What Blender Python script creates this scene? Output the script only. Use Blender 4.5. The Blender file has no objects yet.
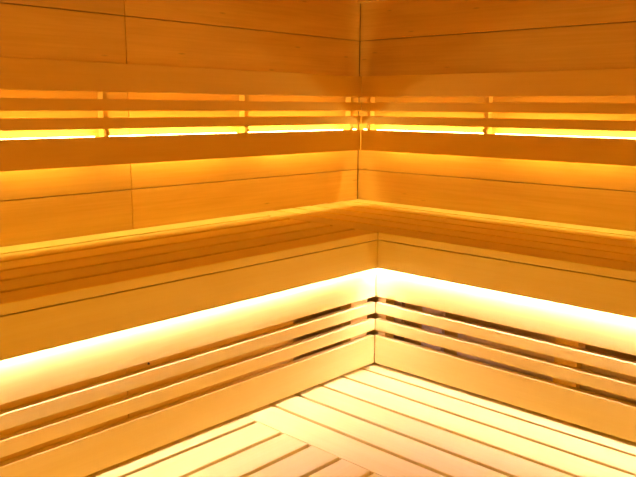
import bpy, bmesh, math, random
from mathutils import Vector, Matrix
random.seed(7)
C = bpy.context.scene.collection

# ------------------------------------------------------------------ dimensions (metres)
# the two panelled walls meet at x = 0, y = 0; z = 0 is the seat of the upper bench
X0, Y0 = -3.70, -3.30          # far ends of the room, behind the camera
SEAT_LOW = -0.450
FLOOR, CEIL = -0.93, 1.16
DL, DR = 0.579, 0.591          # depth of upper bench, left wing / right wing
PL, PR = 0.549, 0.558          # face of the skirt under it
BK = 0.070                     # face of the backrests
JOINTS = [-0.655, -0.395, -0.135, 0.124, 0.3835, 0.643, 0.9025]
VJ = [-1.092, -2.29, -3.4]     # butt joints of the left wall's panels

# ------------------------------------------------------------------ materials
def nn(nt, t, x=0, **k):
    n = nt.nodes.new(t); n.location = (x, 0)
    for a, v in k.items(): setattr(n, a, v)
    return n

def wood(name, col, dark, rough=0.55, grain=1.0, knots=0.0, tone=0.10):
    m = bpy.data.materials.new(name); m.use_nodes = True
    nt = m.node_tree; L = nt.links; b = nt.nodes['Principled BSDF']
    uv = nn(nt, 'ShaderNodeUVMap', -1400); uv.uv_map = 'board'
    # long slow warp so that the grain meanders
    mp = nn(nt, 'ShaderNodeMapping', -1200); mp.inputs['Scale'].default_value = (1.3, 9, 1)
    L.new(uv.outputs[0], mp.inputs[0])
    n1 = nn(nt, 'ShaderNodeTexNoise', -1000); n1.inputs['Scale'].default_value = 1.6
    n1.inputs['Detail'].default_value = 4; n1.inputs['Distortion'].default_value = 0.6
    L.new(mp.outputs[0], n1.inputs['Vector'])
    mp2 = nn(nt, 'ShaderNodeMapping', -1200); mp2.inputs['Scale'].default_value = (3.0, 120, 1)
    L.new(uv.outputs[0], mp2.inputs[0])
    n2 = nn(nt, 'ShaderNodeTexNoise', -1000); n2.inputs['Scale'].default_value = 1.0
    n2.inputs['Detail'].default_value = 5; n2.inputs['Roughness'].default_value = 0.6
    L.new(mp2.outputs[0], n2.inputs['Vector'])
    mix = nn(nt, 'ShaderNodeMath', -800, operation='MULTIPLY_ADD')
    mix.inputs[1].default_value = 0.45
    L.new(n2.outputs['Fac'], mix.inputs[0]); 
    sc = nn(nt, 'ShaderNodeMath', -900, operation='MULTIPLY'); sc.inputs[1].default_value = 0.55
    L.new(n1.outputs['Fac'], sc.inputs[0]); L.new(sc.outputs[0], mix.inputs[2])
    rp = nn(nt, 'ShaderNodeMapRange', -650)
    rp.inputs['From Min'].default_value = 0.34; rp.inputs['From Max'].default_value = 0.66
    rp.inputs['To Min'].default_value = 0.5 - 0.5*grain; rp.inputs['To Max'].default_value = 0.5 + 0.5*grain
    L.new(mix.outputs[0], rp.inputs[0])
    cm = nn(nt, 'ShaderNodeMix', -450, data_type='RGBA')
    cm.inputs[6].default_value = (*col, 1); cm.inputs[7].default_value = (*dark, 1)
    L.new(rp.outputs[0], cm.inputs[0])
    at = nn(nt, 'ShaderNodeAttribute', -650); at.attribute_name = 'tone'
    tr = nn(nt, 'ShaderNodeMapRange', -450)
    tr.inputs['To Min'].default_value = 1 - tone; tr.inputs['To Max'].default_value = 1 + tone*0.5
    L.new(at.outputs['Fac'], tr.inputs[0])
    ml = nn(nt, 'ShaderNodeVectorMath', -250, operation='SCALE')
    L.new(cm.outputs[2], ml.inputs[0]); L.new(tr.outputs[0], ml.inputs['Scale'])
    out = ml.outputs[0]
    if knots:
        # short dark flecks in the timber
        mk = nn(nt, 'ShaderNodeMapping', -1200); mk.inputs['Scale'].default_value = (5, 26, 1)
        L.new(uv.outputs[0], mk.inputs[0])
        vo = nn(nt, 'ShaderNodeTexVoronoi', -1000); vo.inputs['Scale'].default_value = 1.0
        L.new(mk.outputs[0], vo.inputs['Vector'])
        kr = nn(nt, 'ShaderNodeMapRange', -800)
        kr.inputs['From Min'].default_value = 0.03; kr.inputs['From Max'].default_value = 0.09
        kr.inputs['To Min'].default_value = 1 - knots; kr.inputs['To Max'].default_value = 1
        L.new(vo.outputs['Distance'], kr.inputs[0])
        m2 = nn(nt, 'ShaderNodeVectorMath', -150, operation='SCALE')
        L.new(out, m2.inputs[0]); L.new(kr.outputs[0], m2.inputs['Scale']); out = m2.outputs[0]
    L.new(out, b.inputs['Base Color'])
    b.inputs['Roughness'].default_value = rough
    b.inputs['Specular IOR Level'].default_value = 0.3
    bp = nn(nt, 'ShaderNodeBump', -250); bp.inputs['Strength'].default_value = 0.12
    bp.inputs['Distance'].default_value = 0.0006
    L.new(n2.outputs['Fac'], bp.inputs['Height']); L.new(bp.outputs[0], b.inputs['Normal'])
    return m

def plain(name, col, rough=0.6, metal=0.0, noise=0.0, scale=40):
    m = bpy.data.materials.new(name); m.use_nodes = True
    nt = m.node_tree; b = nt.nodes['Principled BSDF']
    b.inputs['Roughness'].default_value = rough; b.inputs['Metallic'].default_value = metal
    tc = nn(nt, 'ShaderNodeTexCoord', -900); n = nn(nt, 'ShaderNodeTexNoise', -700)
    n.inputs['Scale'].default_value = scale; n.inputs['Detail'].default_value = 5
    nt.links.new(tc.outputs['Object'], n.inputs['Vector'])
    cm = nn(nt, 'ShaderNodeMix', -400, data_type='RGBA')
    cm.inputs[6].default_value = (*[c*(1-noise) for c in col], 1)
    cm.inputs[7].default_value = (*[min(1, c*(1+noise)) for c in col], 1)
    nt.links.new(n.outputs['Fac'], cm.inputs[0]); nt.links.new(cm.outputs[2], b.inputs['Base Color'])
    return m

def lamp(name, col, power):
    m = bpy.data.materials.new(name); m.use_nodes = True
    b = m.node_tree.nodes['Principled BSDF']
    b.inputs['Base Color'].default_value = (0.8, 0.75, 0.6, 1)
    b.inputs['Emission Color'].default_value = (*col, 1)
    b.inputs['Emission Strength'].default_value = power
    return m

WCOL, WDARK = (0.93, 0.66, 0.22), (0.86, 0.57, 0.16)
UP_COL, UP_POW = (1.0, 0.86, 0.28), 37.0
LO_COL, LO_POW = (1.0, 0.88, 1.28), 122.0
M_WALL = wood('panel_wood', (0.87, 0.545, 0.145), (0.745, 0.425, 0.09), 0.6, 1.0, 0.25, 0.14)
M_BENCH = wood('bench_wood', (0.94, 0.745, 0.23), (0.88, 0.66, 0.175), 0.5, 0.7, 0.0, 0.10)
M_SLAT = wood('slat_wood', (0.92, 0.61, 0.18), (0.85, 0.525, 0.13), 0.5, 0.7, 0.0, 0.06)
M_DARKW = wood('underframe_wood', (0.55, 0.33, 0.15), (0.42, 0.24, 0.10), 0.7, 1.0, 0.3, 0.2)
M_GREY = plain('grey_cement_board', (0.80, 0.58, 0.46), 0.85, 0, 0.12, 30)
M_FLOOR = plain('floor_tile', (0.32, 0.28, 0.24), 0.5, 0, 0.1, 12)
M_METAL = plain('aluminium', (0.55, 0.5, 0.42), 0.4, 0.6, 0.03, 50)
M_SCREW = plain('screw_steel', (0.03, 0.02, 0.015), 0.7, 0.0, 0.05, 50)
M_CLIP = plain('clip_plastic', (0.80, 0.48, 0.15), 0.5, 0, 0.05, 50)
M_LED_UP = lamp('light_diffuser_upper', UP_COL, UP_POW)
M_FILL = lamp('fill_light_glow', (1.0, 0.56, 0.03), 16.0)  # invented fill glow for surfaces that get only bounced light
M_LED_LO = lamp('light_diffuser_lower', LO_COL, LO_POW)

# ------------------------------------------------------------------ mesh builder
class MB:
    """Collects bevelled boards; build() links them as one mesh object."""
    def __init__(s):
        s.bm = bmesh.new(); s.uv = s.bm.loops.layers.uv.new('board')
        s.tone = s.bm.faces.layers.float.new('tone')
    def _finish(s, bm, axis, seed=True):
        o = (random.uniform(0, 40), random.uniform(0, 40)) ; t = random.random()
        bm.normal_update()
        uv = bm.loops.layers.uv.new('board'); tn = bm.faces.layers.float.new('tone')
        for f in bm.faces:
            n = f.normal; f[tn] = t
            k = max((0, 1, 2), key=lambda i: abs(n[i]))
            others = [i for i in (0, 1, 2) if i != k]
            if axis in others: u = axis; v = [i for i in others if i != axis][0]
            else: u, v = others
            for l in f.loops:
                c = l.vert.co
                if k == axis: l[uv].uv = (c[u]*8 + o[0], c[v] + o[1])
                else: l[uv].uv = (c[u] + o[0], c[v] + 0.13*k + o[1])
        me = bpy.data.meshes.new('tmp'); bm.to_mesh(me); bm.free()
        s.bm.from_mesh(me); bpy.data.meshes.remove(me)
    def box(s, x0, x1, y0, y1, z0, z1, axis=None, bev=0.0015, seg=2):
        d = (abs(x1-x0), abs(y1-y0), abs(z1-z0))
        if axis is None: axis = max((0, 1, 2), key=lambda i: d[i])
        bm = bmesh.new(); bmesh.ops.create_cube(bm, size=1)
        for v in bm.verts:
            v.co = Vector(((x0+x1)/2 + v.co.x*d[0], (y0+y1)/2 + v.co.y*d[1], (z0+z1)/2 + v.co.z*d[2]))
        if bev:
            bmesh.ops.bevel(bm, geom=list(bm.edges), offset=min(bev, min(d)*0.4), segments=seg, affect='EDGES', profile=0.6)
        s._finish(bm, axis); return s
    def cyl(s, c, axis, r, h, n=16):
        bm = bmesh.new()
        bmesh.ops.create_cone(bm, cap_ends=True, segments=n, radius1=r, radius2=r*0.8, depth=h)
        rot = {0: Matrix.Rotation(math.pi/2, 4, 'Y'), 1: Matrix.Rotation(math.pi/2, 4, 'X'), 2: Matrix()}[axis]
        bm.transform(Matrix.Translation(c) @ rot); s._finish(bm, axis); return s
    def build(s, name, mat, parent=None, label=None):
        cs = [v.co for v in s.bm.verts]
        lo = Vector([min(c[i] for c in cs) for i in range(3)]); hi = Vector([max(c[i] for c in cs) for i in range(3)])
        ctr = (lo+hi)/2; ctr.z = lo.z
        bmesh.ops.translate(s.bm, verts=s.bm.verts, vec=-ctr)
        me = bpy.data.meshes.new(name); s.bm.to_mesh(me); s.bm.free()
        me.materials.append(mat)
        o = bpy.data.objects.new(name, me); C.objects.link(o)
        off = Vector((0, 0, 0)); p = parent
        while p: off += p.location; p = p.parent
        o.location = ctr - off; o.parent = parent
        if label: o['label'] = label
        return o

def thing(name, loc, label, cat, group=None):
    o = bpy.data.objects.new(name, None); o.location = loc; o.empty_display_size = 0.1
    C.objects.link(o); o['label'] = label; o['category'] = cat
    if group: o['group'] = group
    return o

def struct(mb, name, mat, label=None):
    o = mb.build(name, mat); o['kind'] = 'structure'
    if label: o['label'] = label
    return o

# ------------------------------------------------------------------ the room
# every wall is boarded with real panels: shadow grooves between them, a dark batten behind
G = 0.0014
def rows():
    zs = [FLOOR] + JOINTS + [CEIL]
    return list(zip(zs[:-1], zs[1:]))

mb = MB()
xs = [X0] + sorted(VJ) + [0]
for z0, z1 in rows():
    for a, b in zip(xs[:-1], xs[1:]):
        mb.box(a+G*.8, b-(0.0045 if b == 0 else G*.8), 0, 0.016, z0+G, z1-G, axis=0, bev=0.0012)
struct(mb, 'wall_left', M_WALL)
struct(MB().box(X0, 0.05, 0.017, 0.05, FLOOR, CEIL, bev=0), 'wall_left_backing', M_DARKW)
mb = MB()
ys = [Y0, -2.05, 0]
for z0, z1 in rows():
    for a, b in zip(ys[:-1], ys[1:]):
        mb.box(0, 0.016, a+G*.8, b-(0.0 if b == 0 else G*.8), z0+G, z1-G, axis=1, bev=0.0012)
struct(mb, 'wall_right', M_WALL)
struct(MB().box(0.017, 0.05, Y0, 0.016, FLOOR, CEIL, bev=0), 'wall_right_backing', M_DARKW)
mb = MB()
for z0, z1 in rows(): mb.box(X0-0.02, X0, Y0, 0, z0+G, z1-G, axis=1)
struct(mb, 'wall_rear', M_WALL)
mb = MB()
for z0, z1 in rows(): mb.box(X0, 0, Y0-0.02, Y0, z0+G, z1-G, axis=0)
struct(mb, 'wall_front', M_WALL)
mb = MB(); n = 14
for i in range(n):
    a = X0 + (0-X0)*i/n; b = X0 + (0-X0)*(i+1)/n
    mb.box(a+G, b-G, Y0, 0, CEIL, CEIL+0.02, axis=1)
struct(mb, 'ceiling', M_WALL)
struct(MB().box(X0, 0, Y0, 0, FLOOR-0.05, FLOOR, bev=0), 'floor', M_FLOOR)
struct(MB().box(-0.022, 0, Y0, 0, 0.790, 0.86, axis=1, bev=0.002), 'trim_1', M_WALL)

# ------------------------------------------------------------------ upper benches
def cuts(depth, first, pitch, n):
    return [0.004] + [first + pitch*i for i in range(n)] + [depth]

TB = 0.0235      # board thickness
GAP = 0.0140
# right wing runs right through to the left wall
cr = [0.0935 + 0.0985*i for i in range(5)]
br = thing('sauna_bench', (-DR/2, Y0/2, -0.45), 'upper wooden sauna bench along the right wall, running into the corner under the backrest', 'bench')
edges = [0.003] + cr + [DR]
for i in range(6):
    a = edges[i] + (GAP/2 if i else 0); b = edges[i+1] - (GAP/2 if i < 5 else 0)
    e = -0.004
    if i == 5:
        MB().box(-b, -a, Y0+0.003, -DL, -TB, 0, axis=1, bev=0.003).build('seat_board', M_BENCH, br)
        # return end of the outermost board beside the left wing
        MB().box(-b+0.0005, -a, -DL+0.0006, e, -TB, 0, axis=1, bev=0.0012).build('seat_board', M_BENCH, br)
    else:
        MB().box(-b, -a, Y0+0.003, e, -TB, 0, axis=1, bev=0.003).build('seat_board', M_BENCH, br)
MB().box(-DR, -DR+0.018, Y0+0.003, -DL+0.0178, -0.114, -TB-0.0022, axis=1, bev=0.0014).build('fascia', M_BENCH, br)
for y in (-0.30, -1.19, -2.05, -2.9):
    MB().box(-DR+0.06, -0.004, y-0.03, y+0.03, -TB-0.041, -TB-0.0005, axis=0).build('batten', M_BENCH, br)

cl = [0.0945 + 0.0980*i for i in range(5)]
bl = thing('sauna_bench', ((X0-DR)/2, -DL/2, -0.45), 'upper wooden sauna bench along the left wall, its slats ending at the right-hand bench', 'bench')
edges = [0.003] + cl + [DL]
for i in range(6):
    a = edges[i] + (GAP/2 if i else 0); b = edges[i+1] - (GAP/2 if i < 5 else 0)
    MB().box(X0+0.003, -DR-0.0008, -b, -a, -TB, 0, axis=0, bev=0.003).build('seat_board', M_BENCH, bl)
MB().box(X0+0.003, -DR-0.0008, -DL, -DL+0.018, -0.114, -TB-0.0022, axis=0, bev=0.0014).build('fascia', M_BENCH, bl)
for x in (-0.70, -1.55, -2.5, -3.3):
    MB().box(x-0.03, x+0.03, -DL+0.06, -0.004, -TB-0.041, -TB-0.0005, axis=1).build('batten', M_BENCH, bl)

MB().box(-DR+0.02, -0.006, Y0+0.01, -0.006, -TB-0.054, -TB-0.0415, axis=1, bev=0).build('light_block_sheet', M_DARKW, br)  # dark sheet added under the boards to block light and darken the gaps
MB().box(X0+0.01, -DR-0.001, -DL+0.02, -0.006, -TB-0.054, -TB-0.0415, axis=0, bev=0).build('light_block_sheet', M_DARKW, bl)

# light strips behind the fascias, shining down the skirt
def lower_strip(parent, axis, a, b, d0, d1, z):
    h = MB(); l = MB()
    if axis == 0:
        h.box(a, b, -d1, -d0, z, z+0.006, axis=0, bev=0.0005); l.box(a+0.004, b-0.004, -d1+0.001, -d0-0.001, z-0.0035, z-0.0003, axis=0, bev=0)
    else:
        h.box(-d1, -d0, a, b, z, z+0.006, axis=1, bev=0.0005); l.box(-d1+0.001, -d0-0.001, a+0.004, b-0.004, z-0.0035, z-0.0003, axis=1, bev=0)
    H = h.build('light_strip', M_METAL, parent); l.build('diffuser', M_LED_LO, H, 'glowing diffuser')
ZS = -0.1058
lower_strip(bl, 0, X0+0.05, -PR-0.003, PL+0.0005, DL-0.0185, ZS)
lower_strip(br, 1, Y0+0.05, -DL+0.013, PR+0.0005, DR-0.0185, ZS)

# ------------------------------------------------------------------ backrests
ZB = [(0.419, 0.4996), (0.3650, 0.3986), (0.3139, 0.3457), (0.2096, 0.2911)]
TK = 0.020
def strip(t, axis, A, B):
    """Light strip behind the lower board: L-shaped metal carrier round a glowing diffuser."""
    h = MB(); l = MB()
    def bb(m, a, b, d0, d1, z0, z1):
        if axis == 0: m.box(a, b, -d1, -d0, z0, z1, axis=0, bev=0)
        else: m.box(-d1, -d0, a, b, z0, z1, axis=1, bev=0)
    bb(h, A, B, 0.0190, 0.0264, 0.2922, 0.2936)      # top plate
    bb(h, A, B, 0.0105, 0.0118, 0.2850, 0.2905)      # rear plate
    bb(l, A+0.003, B-0.003, 0.0120, 0.0260, 0.2850, 0.2920)
    H = h.build('light_strip', M_METAL, t); l.build('diffuser', M_LED_UP, H, 'glowing white light diffuser')
def backrest(axis, label, spacers, end):
    loc = ((X0-BK)/2, -0.035, 0.2) if axis == 0 else (-0.035, (Y0-BK)/2, 0.2)
    t = thing('slatted_backrest', loc, label, 'backrest')
    def bx(u0, u1, d0, d1, z0, z1, **k):
        m = MB()
        return m.box(u0, u1, -d1, -d0, z0, z1, axis=0, **k) if axis == 0 else m.box(-d1, -d0, u0, u1, z0, z1, axis=1, **k)
    for (z0, z1), nm in zip(ZB, ('top_board', 'slat', 'slat', 'lower_board')):
        bx(end+0.004, -BK-0.0006+(0 if axis == 0 else TK*0), BK-TK, BK, z0, z1, bev=0.0018).build(nm, M_SLAT, t)
    for u in spacers:
        m = MB(); w = 0.008
        for d0, z0, z1 in ((0.022, 0.214, 0.494), (0.0002, 0.220, 0.262), (0.0002, 0.440, 0.480)):   # upright with two feet on the wall
            if axis == 0: m.box(u-w, u+w, -(BK-TK), -d0, z0, z1, axis=2, bev=0.001)
            else: m.box(-(BK-TK), -d0, u-w, u+w, z0, z1, axis=2, bev=0.001)
        sp = m.build('spacer', M_SLAT, t)
        k = MB()
        if axis == 0: k.cyl((u, -(BK-TK)-0.0035, 0.3015), 1, 0.0085, 0.007)
        else: k.cyl((-(BK-TK)-0.0035, u, 0.3015), 0, 0.0085, 0.007)
        k.build('clip', M_CLIP, sp)
    us = sorted(spacers)
    us2 = [end] + us
    for a, b in zip(us2[:-1], us2[1:]):
        A, B = a+0.022, b-0.022
        strip(t, axis, A, B)
    strip(t, axis, us[-1]+0.014, -0.044)
    return t
backrest(0, 'slatted wooden backrest with glowing strip mounted on the left wall', [-0.104, -0.660, -1.200, -1.745, -2.29, -2.84, -3.38], X0)
backrest(1, 'slatted wooden backrest with glowing strip mounted on the right wall', [-0.092, -0.622, -1.160, -1.70, -2.24, -2.78], Y0)

# ------------------------------------------------------------------ slatted skirts between upper and lower bench
ZP = [(-0.2165, -0.1165), (-0.2717, -0.2362), (-0.3282, -0.2914), (-0.4395, -0.3466)]
TS = 0.020
def skirt(axis, P, other, label, posts, end):
    loc = ((end-other)/2, -P+0.01, SEAT_LOW) if axis == 0 else (-P+0.01, (end-other)/2, SEAT_LOW)
    t = thing('bench_skirt', loc, label, 'bench panel')
    def bx(u0, u1, d0, d1, z0, z1, ax=None, **k):
        m = MB()
        if axis == 0: return m.box(u0, u1, -d1, -d0, z0, z1, axis=0 if ax is None else ax, **k)
        return m.box(-d1, -d0, u0, u1, z0, z1, axis=1 if ax is None else ax, **k)
    for (z0, z1), nm in zip(ZP, ('top_panel', 'slat', 'slat', 'kick_board')):
        bx(end+0.004, -other-0.0006, P-TS, P, z0, z1, bev=0.0026, seg=3).build(nm, M_BENCH, t)
    for u0, u1 in posts:
        bx(u0, u1, P-TS-0.045, P-TS-0.0003, SEAT_LOW+0.0005, -TB-0.056, ax=2, bev=0.001).build('post', M_SLAT, t)
    return t
sl = skirt(0, PL, PR, 'slatted skirt with bright panel under the left upper bench', [(-0.655, -0.574), (-2.6, -2.54), (-3.5, -3.44)], X0)
sr = skirt(1, PR, PL, 'slatted skirt with dark grey gaps under the right upper bench', [(-0.576, -0.545), (-1.212, -1.148), (-1.95, -1.89), (-2.75, -2.69)], Y0)
# what is seen through the gaps
MB().box(-2.53, -1.4625, -PL+TS+0.0015, -PL+TS+0.0135, SEAT_LOW+0.001, -0.15, axis=0).build('backing_board', M_SLAT, sl)
MB().box(-1.4590, -0.909, -PL+TS+0.0015, -PL+TS+0.0135, SEAT_LOW+0.001, -0.15, axis=0).build('backing_board', M_SLAT, sl)
for ya, yb in ((-1.146, -0.830), (-1.888, -1.214), (-2.688, -1.952)): MB().box(-PR+TS+0.026, -PR+TS+0.038, ya, yb, SEAT_LOW+0.001, -0.272, axis=1, bev=0).build('backing_panel', M_GREY, sr, 'grey board seen through the slat gaps')
MB().box(-PR+TS+0.030, -PR+TS+0.0475, -0.770, -0.696, SEAT_LOW+0.001, -TB-0.056, axis=2, bev=0.001).build('stud', M_GREY, sr, 'grey-brown upright behind the slats')
MB().box(-PR+TS+0.050, -PR+TS+0.068, -0.602, -0.560, SEAT_LOW+0.001, -TB-0.056, axis=2, bev=0.001).build('stud', M_DARKW, sr)
MB().cyl((-1.415, -PL-0.0008, -0.2195), 1, 0.0030, 0.0025, 12).build('screw', M_SCREW, sl, 'small dark screw head at the panel edge')

# ------------------------------------------------------------------ lower benches
GL = 0.0120
gr = [0.605, 0.702, 0.803, 0.905, 1.007]; FR = 1.111; FL = 1.090
b2 = thing('sauna_bench', (-0.85, Y0/2, FLOOR), 'lower wooden bench at the right, brightly lit boards running under the slatted skirt', 'bench')
edges = [0.505] + gr + [FR]
TB2 = 0.026
for i in range(6):
    a = edges[i] + GL/2; b = edges[i+1] - (GL/2 if i < 5 else 0)
    MB().box(-b, -a, Y0+0.003, -0.40, SEAT_LOW-TB2, SEAT_LOW, axis=1, bev=0.0028, seg=3).build('seat_board', M_BENCH, b2)
MB().box(-FR, -FR+0.018, Y0+0.003, -FL-0.001, SEAT_LOW-0.125, SEAT_LOW-TB2-0.002, axis=1).build('fascia', M_BENCH, b2)
for y in (-0.66, -1.5, -2.4, -3.2):
    MB().box(-FR+0.03, -0.50, y-0.03, y+0.03, SEAT_LOW-TB2-0.045, SEAT_LOW-TB2-0.0005, axis=0).build('batten', M_BENCH, b2)
for y in (-1.55, -3.15):
    MB().box(-FR+0.06, -FR+0.12, y-0.03, y+0.03, FLOOR+0.0005, SEAT_LOW-TB2-0.046, axis=2).build('leg', M_BENCH, b2)
gl = [0.590, 0.690, 0.789, 0.889, 0.988]
b3 = thing('sauna_bench', ((X0-FR)/2, -0.85, FLOOR), 'lower wooden bench at the left, short boards butting against the crosswise boards', 'bench')
edges = [0.490] + gl + [FL]
for i in range(6):
    a = edges[i] + GL/2; b = edges[i+1] - (GL/2 if i < 5 else 0)
    MB().box(X0+0.003, -FR-0.0008, -b, -a, SEAT_LOW-TB2, SEAT_LOW, axis=0, bev=0.0028, seg=3).build('seat_board', M_BENCH, b3)
MB().box(X0+0.003, -FR-0.001, -FL, -FL+0.018, SEAT_LOW-0.125, SEAT_LOW-TB2-0.002, axis=0).build('fascia', M_BENCH, b3)
for x in (-1.17, -1.95, -2.8, -3.6):
    MB().box(x-0.03, x+0.03, -FL+0.03, -0.50, SEAT_LOW-TB2-0.045, SEAT_LOW-TB2-0.0005, axis=1).build('batten', M_BENCH, b3)
for x in (-1.8, -3.5):
    MB().box(x-0.03, x+0.03, -FL+0.06, -FL+0.12, FLOOR+0.0005, SEAT_LOW-TB2-0.046, axis=2).build('leg', M_BENCH, b3)

# ------------------------------------------------------------------ fill lights added to lift dim surfaces, on the two far walls, behind the photographer
t = thing('fill_light', (X0+0.02, -1.75, 0.04), 'long added amber fill light on the rear wall facing the left upper bench end', 'fill light')
MB().box(X0+0.0005, X0+0.020, -3.05, -0.75, 0.04, 0.13, axis=1).build('fill_mount', M_METAL, t)
MB().box(X0+0.0205, X0+0.032, -3.03, -0.77, 0.052, 0.118, axis=1, bev=0.002).build('fill_glow', M_FILL, t)
t = thing('fill_light', (-2.05, Y0+0.02, 0.04), 'long added amber fill light on the front wall facing the right upper bench end', 'fill light')
MB().box(-3.35, -0.75, Y0+0.0005, Y0+0.020, 0.04, 0.13, axis=0).build('fill_mount', M_METAL, t)
MB().box(-3.33, -0.77, Y0+0.0205, Y0+0.032, 0.052, 0.118, axis=0, bev=0.002).build('fill_glow', M_FILL, t)

# ------------------------------------------------------------------ camera
P = dict(f=730.35, pitch=-.1789, yaw=.8197, roll=.0067)
cy, sy, cp, sp = math.cos(P['yaw']), math.sin(P['yaw']), math.cos(P['pitch']), math.sin(P['pitch'])
fw = Vector((sy*cp, cy*cp, sp)); R = Vector((cy, -sy, 0)); U = R.cross(fw)
r = P['roll']; R2 = R*math.cos(r) + U*math.sin(r); U2 = U*math.cos(r) - R*math.sin(r)
cd = bpy.data.cameras.new('camera'); cam = bpy.data.objects.new('camera', cd); C.objects.link(cam)
cam.matrix_world = Matrix(((R2.x, U2.x, -fw.x, -2.3462), (R2.y, U2.y, -fw.y, -1.9638), (R2.z, U2.z, -fw.z, 0.3816), (0, 0, 0, 1)))
cd.sensor_fit = 'HORIZONTAL'; cd.sensor_width = 36; cd.lens = P['f']/636*36; cd.clip_start = 0.02
bpy.context.scene.camera = cam

w = bpy.data.worlds.new('world'); bpy.context.scene.world = w; w.use_nodes = True
w.node_tree.nodes['Background'].inputs[0].default_value = (0, 0, 0, 1)
vs = bpy.context.scene.view_settings
vs.view_transform = 'Standard'; vs.look = 'None'; vs.gamma = 1; vs.use_curve_mapping = False; vs.exposure = 0.0
